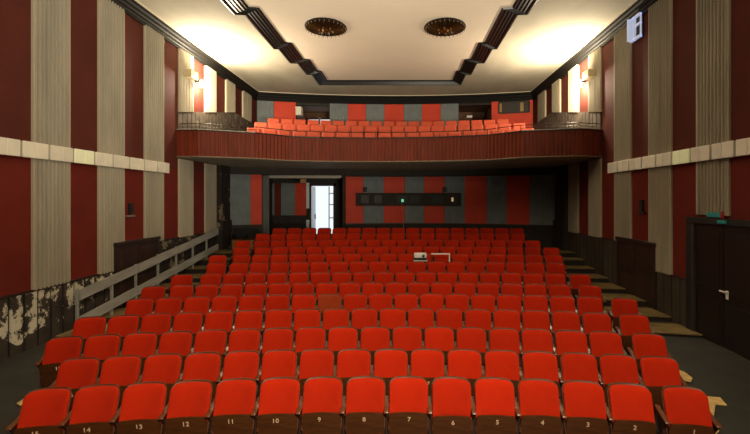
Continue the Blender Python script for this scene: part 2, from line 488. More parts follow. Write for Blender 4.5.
# balcony rows: (Y, floor, bow, s left, s right, seats)
GROWS = [(15.0, 4.71, .034, -5.15, 5.16, 20, 'front'), (16.0, 5.13, .027, -5.32, 5.2, 20, 'middle'), (17.0, 5.52, .024, -5.2, 4.85, 19, 'rear')]
gproto = make_seat(True); gfirst = True
for Y0, zf, k, sa, sb, n, nm in GROWS:
    spots, pitch = layout(Y0, k, sa, sb, n, 0, 0)
    for si, (x, y, rz) in enumerate(spots):
        o = copy_tree(gproto)
        o.location = (x, y, zf); o.rotation_euler = (0, 0, rz); o.scale = (pitch / .53, 1, 1)
        ch = {c.name.split('.')[0]: c for c in o.children}
        ch['cushion'].rotation_euler = (random.uniform(-.02, .02), random.uniform(-.01, .01), 0)
        if si == n - 1:
            part('side_frame', 'frame_r', o); part('armrest', 'arm_r', o)
        if si == 0: pos = 'at the left end'
        elif si == n - 1: pos = 'at the right end'
        elif si < n / 2: pos = ORD[si + 1] + ' from the left end'
        else: pos = ORD[n - si] + ' from the right end'
        tag(o, 'orange-red balcony seat %s of the %s balcony row' % (pos, nm), 'seat', 'orange-red seats on the balcony')

def remove_tree(o):
    for c in list(o.children): remove_tree(c)
    bpy.data.objects.remove(o)
remove_tree(proto); remove_tree(gproto)

# ------------------------------------------------------------------ side walls
PB = [7.46 + .811 * k for k in range(-3, 15)]
GREY = [(7.46, 8.27), (9.08, 9.89), (10.70, 11.52), (12.33, 13.14), (13.95, 14.76), (15.57, 16.40), (17.20, 18.15), (5.84, 6.65)]
def dado_top(y):
    return 1.27 if y < 9.6 else (1.95 if y < 11.34 else 1.82)
GAL_D = [(12.2, 5.75), (12.33, 5.75), (16.5, 6.66), (19.2, 6.5)]
def gal_top(y):
    if y <= 12.33: return 5.75
    if y <= 16.5: return 5.75 + (y - 12.33) * (6.66 - 5.75) / (16.5 - 12.33)
    return 6.66 - (y - 16.5) * .06

def fluted(side, y0, y1, zb, zt, mat='flute', parent=None, name='pleated_panel', amp=.05, nf=9):
    """pleated cloth panel, real ridges; zb may be a function of depth"""
    bm = bmesh.new(); st = nf * 6
    rnd = random.Random(int(y0 * 100))
    ph = [rnd.uniform(-.25, .25) for _ in range(nf + 1)]
    cols = []
    for i in range(st + 1):
        t = i / st; y = y0 + (y1 - y0) * t
        u = t * nf; q = int(min(nf - 1, u)); fr = u - q
        h = abs(math.sin(PI * fr)) ** .6 * (amp + .012 * ph[q])
        d = .02 + h
        x = WL + d if side == 'left' else WR - d
        b = zb(y) if callable(zb) else zb
        cols.append((bm.verts.new((x, y, b)), bm.verts.new((x, y, zt))))
    for a, b in zip(cols, cols[1:]):
        bm.faces.new((a[0], b[0], b[1], a[1]))
    o = link(name, bm, [mat], parent, smooth=False)
    e = bmesh.new()
    for yy in (y0, y1):
        b = zb(yy) if callable(zb) else zb
        wallbox(e, side, yy - .012, yy + .012, b, zt, 0, .05)
    link('edging_strip', e, 'flute_edge', o)
    return o

def dado(side, y0, y1, z0, ztf, mat, parent, bw=.27):
    bm = bmesh.new(); y = y0
    if not callable(ztf): wallbox(bm, side, y0, y1, z0, ztf, 0, .008, mi=1)
    while y < y1 - .02:
        ye = min(y + bw, y1)
        g = .024 if mat == 'dado_peel' else .018
        za, zb = (ztf(y + .01), ztf(ye - .01)) if callable(ztf) else (ztf, ztf)
        zl = z0(y) if callable(z0) else z0
        poly = [(y + g, zl), (ye - g, zl), (ye - g, zb), (y + g, za)]
        if side == 'left': prism(bm, poly, WL, WL + .035, 'x')
        else: prism(bm, poly, WR - .035, WR, 'x')
        y = ye
    return link('dado_boards', bm, [mat, 'black'], parent)

for side in ('left', 'right'):
    X0 = WL if side == 'left' else WR
    sx = -1 if side == 'left' else 1
    bm = bmesh.new()
    box(bm, min(X0, X0 + sx * .2), max(X0, X0 + sx * .2), -8, 21.8, -.2, 3.95)
    box(bm, min(X0, X0 + sx * .2), max(X0, X0 + sx * .2), -8, 21.8, 3.95, 8.5, mi=1)
    w = link('wall_' + side, bm, ['redwall', 'redwall_up'], kind='structure')
    for y0, y1 in GREY:
        if side == 'left': y0 += .08; y1 += .08
        if y1 < 12.2:
            fluted(side, y0, y1, (lambda y: max(dado_top(y), 2.70)) if side == 'right' and 7 < y0 < 8 else dado_top, 7.8, parent=w)
        else:
            if y1 < 16.5: fluted(side, y0, y1, dado_top, 4.3, parent=w, nf=9)
            fluted(side, y0, y1, gal_top, 7.8, parent=w, nf=9)
    # dado below and in the balcony
    if side == 'left':
        dado(side, 4.0, 9.6, -.1, 1.27, 'dado_peel', w, .28)
        dado(side, 11.36, 16.4, .0, 1.82, 'peelpillar', w)
    else:
        dado(side, 4.0, 6.62, -.1, 1.27, 'dado', w)
        dado(side, 8.52, 9.6, -.1, 1.27, 'dado', w)
        dado(side, 11.36, 16.4, .0, 1.82, 'dado', w)
    dado(side, 12.35, 19.2, 4.4, gal_top, 'dado_up', w, .26)
    bm = bmesh.new()      # rail along the dado tops
    wallbox(bm, side, 4.0, 9.6, 1.25, 1.29, 0, .05)
    wallbox(bm, side, 11.36, 16.2, 1.80, 1.84, 0, .05)
    link('dado_rail', bm, 'frame', w)
    # low double service door under the second pleated panel
    d = empty('door_1' if side == 'left' else 'door_2'); d['kind'] = 'structure'
    bm = bmesh.new()
    wallbox(bm, side, 9.60, 9.70, .1, 1.90, 0, .07); wallbox(bm, side, 11.26, 11.36, .1, 1.90, 0, .07)
    wallbox(bm, side, 9.56, 11.40, 1.86, 1.96, 0, .09, bev=.015)
    link('door_frame', bm, 'frame', d)
    for a, b in ((9.70, 10.475), (10.485, 11.26)):
        bm = bmesh.new(); wallbox(bm, side, a, b, .1, 1.86, 0, .05)
        for z0, z1 in ((.45, .95), (1.08, 1.72)):
            wallbox(bm, side, a + .10, b - .10, z0, z1, .04, .065, bev=.01)
        link('door_leaf', bm, 'door', d)

# small wall devices on the red stripe above the service doors
for side, y, z in (('left', 10.22, 2.66), ('right', 10.20, 2.74)):
    t = empty('wall_switch_box', (0, 0, 0))
    bm = bmesh.new(); wallbox(bm, side, y - .06, y + .06, z - .02, z + .26, 0, .07, bev=.008); link('housing', bm, 'black', t)
    bm = bmesh.new(); wallbox(bm, side, y - .14, y + .14, z - .10, z - .05, 0, .06, bev=.008); link('bracket', bm, 'steel' if side == 'left' else 'black', t)
    tag(t, 'small black box fixed to the red stripe above the %s service door' % ('left-hand' if side == 'left' else 'right-hand'), 'wall box')

# exit double door on the right wall
d = empty('door_3'); d['kind'] = 'structure'
bm = bmesh.new()
wallbox(bm, 'right', 8.34, 8.52, -.05, 2.62, 0, .09); wallbox(bm, 'right', 6.58, 6.72, -.05, 2.62, 0, .09)
wallbox(bm, 'right', 6.58, 8.52, 2.52, 2.64, 0, .10)
link('door_frame', bm, 'black', d)
bm = bmesh.new(); wallbox(bm, 'right', 8.30, 8.34, -.05, 2.50, 0, .105); link('frame_bead', bm, 'dado', d)
for a, b, hy in ((6.72, 7.56, None), (7.58, 8.30, 7.5)):
    bm = bmesh.new(); wallbox(bm, 'right', a, b, -.05, 2.5, 0, .045)
    wallbox(bm, 'right', a + .08, b - .08, .12, 1.0, .04, .055, bev=.005); wallbox(bm, 'right', a + .08, b - .08, 1.2, 2.36, .04, .055, bev=.005)
    lf = link('door_leaf', bm, 'exitdoor', d)
    if hy is None:
        bm = bmesh.new(); wallbox(bm, 'right', 7.43, 7.49, 1.12, 1.28, .055, .075, bev=.01)
        wallbox(bm, 'right', 7.44, 7.60, 1.24, 1.27, .09, .115, bev=.008); wallbox(bm, 'right', 7.44, 7.47, 1.24, 1.27, .07, .115)
        link('door_handle', bm, 'white', lf)
t = empty('exit_sign')
bm = bmesh.new(); wallbox(bm, 'right', 7.62, 7.98, 2.66, 2.76, .0, .07, bev=.01); link('sign_box', bm, 'sign', t)
bm = bmesh.new(); wallbox(bm, 'right', 7.53, 7.61, 2.64, 2.78, .0, .08, bev=.01); link('indicator_lamp', bm, 'redlamp', t)
bm = bmesh.new(); wallbox(bm, 'right', 7.42, 7.62, 2.55, 2.61, .10, .14, bev=.01); link('lower_sign', bm, 'sign', t)
tag(t, 'small dark green exit sign above the large right-hand double doors', 'sign')

# ------------------------------------------------------------------ lamp strips along the side walls
for side in ('left', 'right'):
    for i in range(13):
        y1 = 11.74 - i * .567; y0 = y1 - .555
        if y1 < 5.2: break
        t = empty('wall_lamp', (0, 0, 0))
        za, zb = 3.79, 4.09
        bm = bmesh.new(); wallbox(bm, side, y0 + .005, y1 - .005, za + .01, zb - .01, 0, .115); link('housing', bm, 'lampbox', t)
        glow = (side == 'left' and i == 5) or (side == 'right' and i == 5)
        for a, b in ((y0 + .012, (y0 + y1) / 2 - .004), ((y0 + y1) / 2 + .004, y1 - .03)):
            bm = bmesh.new(); wallbox(bm, side, a, b, za, zb, .115, .15, bev=.01)
            link('lamp_panel', bm, 'lampglow' if glow else 'lampface', t)
        opp = 'nearest the balcony' if i == 0 else '%s from the balcony' % ORD[i + 1]
        tag(t, 'opal lamp box in the %s wall strip, %s' % (side, opp) + (', faintly glowing green' if glow else ''), 'wall lamp', 'opal lamp boxes along the %s wall' % side)

# ------------------------------------------------------------------ cornice, ceiling
def arc_up(X): return 19.7 - .018 * (X - HX) ** 2
def arc_low(X): return 17.6 - .036 * (X - HX) ** 2
def sweep(name, path, prof, mat, kind='structure', parent=None, closed=False, inward=None, smooth=False):
    """profile (offset, z) swept along a plan path; offset to the left of travel"""
    bm = bmesh.new(); n = len(path); rings = []
    for i, p in enumerate(path):
        a = Vector(path[i - 1]) if (i > 0 or closed) else None
        b = Vector(path[(i + 1) % n]) if (i < n - 1 or closed) else None
        p = Vector(p)
        ns = []
        for q0, q1 in ((a, p), (p, b)):
            if q0 is None or q1 is None: continue
            d = (q1 - q0)
            if d.length < 1e-6: continue
            d.normalize(); ns.append(Vector((-d.y, d.x)))
        m = ns[0] if len(ns) == 1 else (ns[0] + ns[1])
        if m.length < 1e-3: m = ns[0]
        m.normalize()
        sc = 1 / max(.4, m.dot(ns[0]))
        rings.append([bm.verts.new((p.x + m.x * o * sc, p.y + m.y * o * sc, z)) for o, z in prof])
    for a, b in list(zip(rings, rings[1:])) + ([(rings[-1], rings[0])] if closed else []):
        for k in range(len(prof) - 1):
            bm.faces.new((a[k], a[k + 1], b[k + 1], b[k]))
    return link(name, bm, mat, parent, kind=kind if not parent else None)

# travel: right wall front -> back -> left wall front, so "left of travel" points into the hall
path = [(WR, -4), (WR, arc_up(WR))] + [(x, arc_up(x)) for x in [WR - (WR - WL) * k / 24 for k in range(1, 24)]] + [(WL, arc_up(WL)), (WL, -4)]
prof = [(0, 7.76), (.05, 7.76), (.05, 7.84), (.075, 7.86), (.075, 7.93), (.11, 7.96), (.11, 8.03), (.15, 8.07), (.15, 8.13), (.17, 8.15)]
sweep('trim_1', path, prof, 'cornice')
sweep('trim_2', path, [(.16, 8.145), (.19, 8.14), (.20, CEIL)], 'bead')

CXP = -.66
half_in = [(3.54, 2.0), (3.54, 10.62), (3.28, 10.66), (3.28, 12.98), (3.08, 13.02), (3.08, 14.50), (2.85, 14.56), (2.85, 15.80), (2.71, 15.86), (2.71, 17.1)]
half_out = [(4.06, 2.0), (4.06, 10.88), (3.78, 10.90), (3.78, 13.37), (3.63, 13.39), (3.63, 14.75), (3.36, 14.77), (3.36, 16.1), (3.15, 16.12), (3.15, 17.55)]
ring_in = [(CXP + x, y) for x, y in half_in] + [(CXP - x, y) for x, y in half_in[::-1]]
ring_out = [(CXP + x, y) for x, y in half_out] + [(CXP - x, y) for x, y in half_out[::-1]]
bm = bmesh.new()
steps = [(0, CEIL), (0, 8.10), (.08, 8.09), (.16, 8.10), (.18, 8.13), (.34, 8.11), (.36, 8.14), (.54, 8.12), (.56, 8.15), (.74, 8.13), (.76, 8.16), (.92, 8.15), (1.0, 8.20)]
rings = []
for t, z in steps:
    rings.append([bm.verts.new((a[0] * (1 - t) + b[0] * t, a[1] * (1 - t) + b[1] * t, z)) for a, b in zip(ring_out, ring_in)])
n = len(ring_in)
for a, b in zip(rings, rings[1:]):
    for i in range(n):
        bm.faces.new((a[i], a[(i + 1) % n], b[(i + 1) % n], b[i]))
link('trim_3', bm, 'blackgloss', kind='structure')
bm = bmesh.new(); bm.faces.new([bm.verts.new((x, y, 8.195)) for x, y in ring_in])
link('ceiling_panel', bm, 'ceil_in', kind='structure')
bm = bmesh.new()
outer = [(WL - .1, -8), (WR + .1, -8), (WR + .1, 21.8), (WL - .1, 21.8)]
ov = [bm.verts.new((x, y, CEIL)) for x, y in outer]; iv = [bm.verts.new((x, y, CEIL)) for x, y in ring_out]
ed = [bm.edges.new((ov[i], ov[(i + 1) % 4])) for i in range(4)] + [bm.edges.new((iv[i], iv[(i + 1) % n])) for i in range(n)]
bmesh.ops.triangle_fill(bm, edges=ed, use_beauty=True)
link('ceiling', bm, 'ceil', kind='structure')
# stage end of the hall, behind the viewpoint
bm = bmesh.new(); box(bm, WL - .1, WR + .1, -8.2, -8, -.2, 8.5); link('wall_front', bm, 'shadowbox', kind='structure')
bm = bmesh.new(); box(bm, WL - .3, WR + .3, -8.2, 22, 8.45, 8.6); link('ceiling_slab', bm, 'shadowbox', kind='structure')

# ------------------------------------------------------------------ ceiling rosette lamps
def rosette(x, y, lab):
    t = empty('ceiling_rosette', (x, y, 8.195))
    t.scale = (.93, .93, 1)
    bm = bmesh.new(); lathe(bm, [(.66, 0), (.67, -.03), (.62, -.05), (.60, -.035), (.30, -.03), (.1, -.03)], 40); link('backing_dish', bm, 'black', t)
    bm = bmesh.new()
    for k in range(28):
        a = 2 * PI * k / 28
        c, s = math.cos(a), math.sin(a)
        pts = [(.10, -.12), (.35, -.085), (.62, -.05), (.64, -.02), (.10, -.02)]
        A = []
        for off in (-.006, .006):
            A.append([bm.verts.new((r * c - off * s, r * s + off * c, z)) for r, z in pts])
        bm.faces.new(A[0]); bm.faces.new(A[1][::-1])
        for i in range(5): bm.faces.new((A[0][i], A[0][(i + 1) % 5], A[1][(i + 1) % 5], A[1][i]))
    link('radial_fins', bm, 'brass', t)
    for k in range(28):
        a = 2 * PI * (k + .5) / 28; r = .635; bm = bmesh.new()
        tube(bm, [(r * math.cos(a), r * math.sin(a), -.03), (r * 1.02 * math.cos(a), r * 1.02 * math.sin(a), -.10)], .009, 6)
        link('glass_finger', bm, 'cryst', t)
    bm = bmesh.new(); lathe(bm, [(.13, -.03), (.13, -.12), (.09, -.16), (.02, -.175)], 20); link('centre_cup', bm, 'brass', t)
    for k in range(6):
        a = 2 * PI * k / 6 + .3
        bm = bmesh.new(); tube(bm, [(.2 * math.cos(a), .2 * math.sin(a), -.08), (.24 * math.cos(a), .24 * math.sin(a), -.15)], .016, 8); link('lamp_candle', bm, 'cryst', t)
    tag(t, lab, 'ceiling lamp', 'round ceiling rosettes')
rosette(-2.37, 11.85, 'round dark brass ceiling rosette with radial fins, left of the pair')
rosette(1.20, 11.85, 'round dark brass ceiling rosette with radial fins, right of the pair')

# ------------------------------------------------------------------ wall sconces (lit)
for side in ('left', 'right'):
    t = empty('wall_sconce')
    bm = bmesh.new(); wallbox(bm, side, 12.62, 13.05, 6.95, 7.20, .05, .30, bev=.02); link('shade_box', bm, 'sconce', t)
    bm = bmesh.new(); wallbox(bm, side, 12.95, 13.6, 6.98, 7.04, .0, .06); wallbox(bm, side, 13.30, 13.36, 6.98, 7.04, .0, .22); link('bracket', bm, 'black', t)
    bm = bmesh.new(); x = WL + .26 if side == 'left' else WR - .26
    lathe(bm, [(.005, -.13), (.05, -.10), (.075, -.03), (.07, .03), (.035, .09), (.03, .13)], 16, (x, 13.33, 6.92)); link('bulb', bm, 'bulb', t, smooth=True)
    tag(t, 'cream box sconce with a glaring bulb high on the %s wall by the balcony' % side, 'wall lamp', 'lit sconces above the balcony')
    l = bpy.data.lights.new('sconce_light', 'POINT'); l.energy = 430; l.color = (1, .84, .60); l.shadow_soft_size = .09
    lo = bpy.data.objects.new('sconce_light', l); COL.objects.link(lo)
    l2 = bpy.data.lights.new('sconce_upward_beam', 'SPOT'); l2.energy = 620; l2.color = (1, .86, .64); l2.shadow_soft_size = .08; l2.spot_size = math.radians(150); l2.spot_blend = .6
    l2o = bpy.data.objects.new('sconce_upward_beam', l2); COL.objects.link(l2o)
    l2o.location = ((WL + .42) if side == 'left' else (WR - .42), 13.40, 7.05)
    l2o.rotation_euler = Vector((.35 if side == 'left' else -.35, .0, 1)).to_track_quat('-Z', 'Y').to_euler()
    lo.location = ((WL + .38) if side == 'left' else (WR - .38), 13.48, 6.92)

# ------------------------------------------------------------------ balcony
NODES = [(WL, 12.36), (-6.45, 12.31), (-4.89, 12.87), (-3.99, 13.58), (-2.98, 13.84), (-1.9, 13.94), (-1.06, 13.96), (.1, 13.9), (1.22, 13.75), (2.81, 13.32), (3.71, 12.56), (5.38, 12.14), (WR, 12.36)]
bal = empty('balcony'); bal['kind'] = 'structure'
# fluted parapet
def resample(path, step):
    out = []
    for a, b in zip(path, path[1:]):
        a, b = Vector(a), Vector(b); n = max(1, round((b - a).length / step))
        for i in range(n): out.append((a + (b - a) * i / n, (b - a).normalized()))
    out.append((Vector(path[-1]), (Vector(path[-1]) - Vector(path[-2])).normalized()))
    return out
bm = bmesh.new(); cols = []
for i, (p, d) in enumerate(resample(NODES, .125)):
    nrm = Vector((d.y, -d.x))          # towards the stage
    for off, dp in ((0, .032), (.062, .032), (.070, 0), (.117, 0)):
        q = p + d * off + nrm * dp
        cols.append((bm.verts.new((q.x, q.y, 4.36)), bm.verts.new((q.x, q.y, 5.17))))
cols = cols[:-3]
for a, b in zip(cols, cols[1:]): bm.faces.new((a[0], b[0], b[1], a[1]))
link('parapet', bm, 'parapet', bal)
back = [Vector(p) for p in NODES]
sweep('parapet_cap', NODES, [(-.05, 5.16), (-.05, 5.20), (.16, 5.20), (.16, 4.75)], 'blackgloss', parent=bal)
sweep('parapet_bottom_edge', NODES, [(-.035, 4.375), (-.045, 4.36), (-.045, 4.34), (0.02, 4.33)], 'edge', parent=bal)
for a, b, nm in ((NODES[0], NODES[2], 'l'), (NODES[-3], NODES[-1], 'r')):
    pass
sweep('cap_strip', [NODES[0], NODES[1], NODES[2]], [(-.055, 5.19), (-.055, 5.212), (.165, 5.212), (.165, 5.19)], 'cap', parent=bal)
sweep('cap_strip', NODES[-3:], [(-.055, 5.19), (-.055, 5.212), (.165, 5.212), (.165, 5.19)], 'cap', parent=bal)
# soffit slab (its underside seen from the stage)
bm = bmesh.new()
poly = [(x, y + .01) for x, y in NODES] + [(WR, 19.4), (WL, 19.4)]
prism(bm, poly, 4.33, 4.42, 'z'); link('soffit', bm, 'soffit', bal)
# stepped floor of the gallery
bm = bmesh.new()
xs = [WL + (WR - WL) * k / 30 for k in range(31)]
def gy(r, x): return GROWS[r][0] - GROWS[r][2] * (x - HX - .2) ** 2 - .45
import bisect
def parY(x):
    for a, b in zip(NODES, NODES[1:]):
        if a[0] <= x <= b[0]: return a[1] + (b[1] - a[1]) * (x - a[0]) / (b[0] - a[0])
    return 12.3
L5 = [[(x, parY(x) + .1, 4.71) for x in xs], [(x, gy(1, x), 4.71) for x in xs], [(x, gy(1, x), 5.13) for x in xs], [(x, gy(2, x), 5.13) for x in xs], [(x, gy(2, x), 5.52) for x in xs], [(x, arc_up(x) + .5, 5.52) for x in xs]]
vv = [[bm.verts.new(p) for p in l] for l in L5]
for a, b in zip(vv, vv[1:]):
    for k in range(30): bm.faces.new((a[k], a[k + 1], b[k + 1], b[k]))
link('gallery_floor', bm, 'carpet', bal)
# guard rail
bm = bmesh.new()
rp = [(x, y + .10) for x, y in NODES]; rp[0] = (WL + .03, rp[0][1]); rp[-1] = (WR - .03, rp[-1][1])
tube(bm, [(x, y, 5.40) for x, y in rp], .013, 8)
tube(bm, [(x, y, 5.30) for x, y in rp[:3]], .010, 8); tube(bm, [(x, y, 5.30) for x, y in rp[-3:]], .010, 8)
gr = link('guard_rail', bm, 'pipe', bal)
for p, d in resample(rp, 1.05)[1:-1]:
    bm = bmesh.new(); tube(bm, [(p.x, p.y, 5.19), (p.x, p.y, 5.40)], .011, 6); link('rail_post', bm, 'pipe', gr)

# ------------------------------------------------------------------ back walls
def arc_panel(bm, arc, xa, xb, z0, z1, d=0.0, th=.03, n=4, flutes=0):
    if flutes:
        n = flutes * 4
    A = []
    for i in range(n + 1):
        x = xa + (xb - xa) * i / n
        e = d
        if flutes: e = d + .018 * abs(math.sin(PI * (i / 4)))
        y = arc(x) - e
        A.append(((x, y), (x, arc(x) + th)))
    for z in ():
        pass
    f = [(bm.verts.new((a[0][0], a[0][1], z0)), bm.verts.new((a[0][0], a[0][1], z1)), bm.verts.new((a[1][0], a[1][1], z1)), bm.verts.new((a[1][0], a[1][1], z0))) for a in A]
    for a, b in zip(f, f[1:]):
        for k in range(4): bm.faces.new((a[k], b[k], b[(k + 1) % 4], a[(k + 1) % 4]))
    bm.faces.new(f[0]); bm.faces.new(f[-1][::-1])

def on_arc(arc, px):
    x = 0
    for _ in range(60): x = XY(px, arc(x))
    return x
# lower back wall
low = bmesh.new(); xl = on_arc(arc_low, 262); xr = on_arc(arc_low, 342.4)
arc_panel(low, arc_low, WL, xl, 1.0, 4.35, th=.25, n=8); arc_panel(low, arc_low, xr, WR, 1.0, 4.35, th=.25, n=16)
wl = link('wall_back', low, 'darkwall', kind='structure')
E1 = [342.4, 363.3, 383.8, 404.7, 424, 444.5, 464.7, 486.5, 506.4, 529.4, 557]
for i, (a, b) in enumerate(zip(E1, E1[1:])):
    bm = bmesh.new(); red = i % 2 == 0
    xa, xb = on_arc(arc_low, a), on_arc(arc_low, b)
    arc_panel(bm, arc_low, xa + .004, min(xb, WR) - .004, 1.98, 4.03, d=.03, flutes=0 if red else 8)
    link('wall_panel', bm, 'redback' if red else 'bluegrey', wl)
for a, b, red in ((226, 250.7, False), (250.9, 262, True)):
    bm = bmesh.new(); arc_panel(bm, arc_low, max(WL + .05, on_arc(arc_low, a)), on_arc(arc_low, b), 1.98, 4.05, d=.03, flutes=0 if red else 8)
    link('wall_panel', bm, 'redback' if red else 'bluegrey', wl)
bm = bmesh.new(); arc_panel(bm, arc_low, WL, WR, 4.05, 4.34, d=.25, th=0, n=30); link('trim_4', bm, 'darkwall', kind='structure')
bm = bmesh.new(); arc_panel(bm, arc_low, xr, WR, 1.93, 1.98, d=.06, th=0, n=16); link('trim_5', bm, 'frame', kind='structure')
# pillars in the rear corners
for side, ya, yb in (('left', 15.0, 15.75), ('right', 14.85, 15.8)):
    bm = bmesh.new(); wallbox(bm, side, ya, yb, .8, 4.34, 0, .16); wallbox(bm, side, ya - .06, yb + .02, .8, 2.2, 0, .22)
    link('pillar', bm, 'peelpillar' if side == 'left' else 'darkwall', kind='structure')
# entrance recess with the open door
RY = 18.9
X1, X2 = XY(311.2, RY), XY(333.6, RY)
rl, rr = xl - .35, xr + .05
bm = bmesh.new()
box(bm, rl, X1, RY, RY + .12, 1.0, 4.2); box(bm, X2, rr, RY, RY + .12, 1.0, 4.2); box(bm, X1, X2, RY, RY + .12, 3.67, 4.2)
box(bm, rl - .1, rl, 16.9, RY + .12, 1.0, 4.2); box(bm, rr, rr + .1, 17.2, RY + .12, 1.0, 4.2)
box(bm, rl - .1, rr + .1, 17.0, RY + .12, 4.1, 4.3)
link('wall_entrance', bm, 'darkwall', kind='structure')
rec = bpy.data.objects['wall_entrance']
for a, b, m in ((270, 274.3, 'bluegrey'), (274.6, 280.3, 'redwall'), (280.8, 294.8, 'bluegrey'), (295, 306.2, 'redback')):
    bm = bmesh.new()
    x0, x1 = XY(a, RY - .04), XY(b, RY - .04)
    if m == 'bluegrey':
        nn = 8
        for i in range(nn):
            u = x0 + (x1 - x0) * i / nn; du = (x1 - x0) / nn
            box(bm, u + du * .12, u + du * .88, RY - .05, RY - .001, 2.27, 3.80)
        box(bm, x0, x1, RY - .025, RY - .001, 2.27, 3.80)
    else: box(bm, x0, x1, RY - .04, RY - .001, 2.27, 3.80)
    link('wall_panel', bm, m, rec)
bm = bmesh.new(); box(bm, XY(264, 16.9), XY(342, 16.9), 16.72, 16.80, ZY(178.2, 16.8), ZY(175.6, 16.8)); link('trim_6', bm, 'cap', kind='structure')
d = empty('door_4'); d['kind'] = 'structure'
bm = bmesh.new(); box(bm, X1 - .10, X1 - .03, RY - .06, RY + .14, 1.1, 3.78); box(bm, X2 + .01, X2 + .12, RY - .06, RY + .14, 1.1, 3.78); box(bm, X1 - .10, X2 + .12, RY - .06, RY + .14, 3.68, 3.78)
link('door_frame', bm, 'frame', d)
bm = bmesh.new(); box(bm, X1 - .03, X1 + .01, RY + .0, RY + .9, 1.1, 3.66); lf = link('door_leaf', bm, 'sill', d)
bm = bmesh.new(); box(bm, X1 + .01, X1 + .05, RY + .72, RY + .78, 2.05, 2.3, bev=.01); link('door_handle', bm, 'black', lf)
bm = bmesh.new()
xa = XY(330.0, RY + .5)
for z in (1.3, 2.1, 2.75, 3.3):
    box(bm, X2 - .30, X2 - .10, RY + .5, RY + .54, z, z + .05)
box(bm, X2 - .34, X2 - .29, RY + .5, RY + .54, 1.1, 3.66); box(bm, X2 - .11, X2 - .05, RY + .5, RY + .54, 1.1, 3.9)
link('glazed_leaf', bm, 'sill', d)
# lit edge of the ajar door leaf, its brightness put in as white strips
bm = bmesh.new(); box(bm, XY(306.4, RY - .07), XY(309.3, RY - .07), RY - .10, RY - .055, 2.6, 3.82)
box(bm, XY(306.4, RY - .07), XY(309.3, RY - .07), RY - .10, RY - .055, 1.3, 2.05)
edge_strip = tag(link('lit_door_edge', bm, 'sill'), 'tall narrow white strip, lit edge of ajar door, left of the bright doorway', 'door edge')
# little yellowish sign over the door
bm = bmesh.new(); box(bm, XY(300.8, 16.7), XY(306.3, 16.7), 16.62, 16.71, ZY(183, 16.7), ZY(179, 16.7), bev=.01)
tag(link('hanging_sign', bm, 'benchwood'), 'small dull yellow sign hanging under the pale beam near the doorway', 'sign')
# silvery drape at the recess edge
bm = bmesh.new(); pts = []
x0, x1 = XY(262, 16.6), XY(269.3, 16.6)
for i in range(25):
    t = i / 24; pts.append((x0 + (x1 - x0) * t, 16.55 + .03 * math.sin(t * 2 * PI * 4)))
A = [(bm.verts.new((x, y, 1.12)), bm.verts.new((x, y, 4.02)), bm.verts.new((x, y + .03, 4.02)), bm.verts.new((x, y + .03, 1.12))) for x, y in pts]
for a, b in zip(A, A[1:]):
    for k in range(4): bm.faces.new((a[k], b[k], b[(k + 1) % 4], a[(k + 1) % 4]))
bm.faces.new(A[0]); bm.faces.new(A[-1][::-1])
tag(link('curtain', bm, 'drape'), 'narrow silvery grey drape hanging at the left edge of the entrance recess', 'curtain')
# bench / low cupboard at the rear left
bx0, bx1 = XY(230.5, 15.3), XY(257, 15.3)
t = empty('bench', ((bx0 + bx1) / 2, 15.45, 1.09))
hw = (bx1 - bx0) / 2
bm = bmesh.new(); box(bm, -hw, hw, -.15, -.11, .0, .36, bev=.006); link('front_panel', bm, 'benchwood', t)
bm = bmesh.new(); box(bm, -hw, hw, -.16, .25, .36, .41, bev=.006); link('bench_seat', bm, 'veneer', t)
bm = bmesh.new(); box(bm, -hw, hw, .2, .25, .41, .78, bev=.01); link('backrest', bm, 'black', t)
for s in (-hw + .03, 0, hw - .03):
    bm = bmesh.new(); box(bm, s - .02, s + .02, -.16, .2, .0, .56, bev=.006); link('arm_frame', bm, 'black', t)
tag(t, 'low light-brown fronted wooden bench with black back in the rear left corner', 'bench')

# projection booth ports
by = lambda x: arc_low(x) - .05
t = empty('projection_port')
x0, x1 = on_arc(by, 356.2), on_arc(by, 460.8)
z0, z1 = ZY(205.2, 17.4), ZY(193.4, 17.4)
bm = bmesh.new()
wins = [(361, 369.5), (374, 382.5), (397, 408), (409.5, 420.5), (432.5, 444.5), (449, 457)]
cur = 356.2
for a, b in wins:
    arc_panel(bm, by, on_arc(by, cur), on_arc(by, a), z0, z1, d=.10, th=0); cur = b
arc_panel(bm, by, on_arc(by, cur), x1, z0, z1, d=.10, th=0)
arc_panel(bm, by, x0, x1, z1 - .07, z1 + .02, d=.12, th=0, n=12); arc_panel(bm, by, x0, x1, z0 - .02, z0 + .08, d=.12, th=0, n=12)
link('port_frame', bm, 'darkwall', t)
for i, (a, b) in enumerate(wins):
    bm = bmesh.new(); arc_panel(bm, by, on_arc(by, a), on_arc(by, b), z0 + .08, z1 - .07, d=.02, th=0)
    p_ = link('pane', bm, 'boothglass' if i < 2 else 'black', t)
bm = bmesh.new(); xx = XY(402.5, 17.3); box(bm, xx - .05, xx + .05, 17.36, 17.44, ZY(202, 17.4), ZY(199.2, 17.4), bev=.01); link('green_light', bm, 'led', t)
bm = bmesh.new(); xx = XY(452, 17.3); box(bm, xx - .04, xx + .04, 17.1, 17.2, ZY(201.5, 17.3), ZY(197.5, 17.3), bev=.01); link('amber_light', bm, 'warmled', t)
tag(t, 'long dark projection booth frame with six ports across the back wall', 'projection window')
for a, nm in ((364.8, 'left'), (444.6, 'right')):
    x = XY(a, 17.35); y = arc_low(x) - .04
    bm = bmesh.new(); box(bm, x - .09, x + .09, y - .10, y, ZY(191.8, 17.3), ZY(187, 17.3), bev=.015)
    s = tag(link('speaker', bm, 'black'), 'small black box loudspeaker above the %s end of the projection ports' % nm, 'speaker', 'small speakers above the ports')
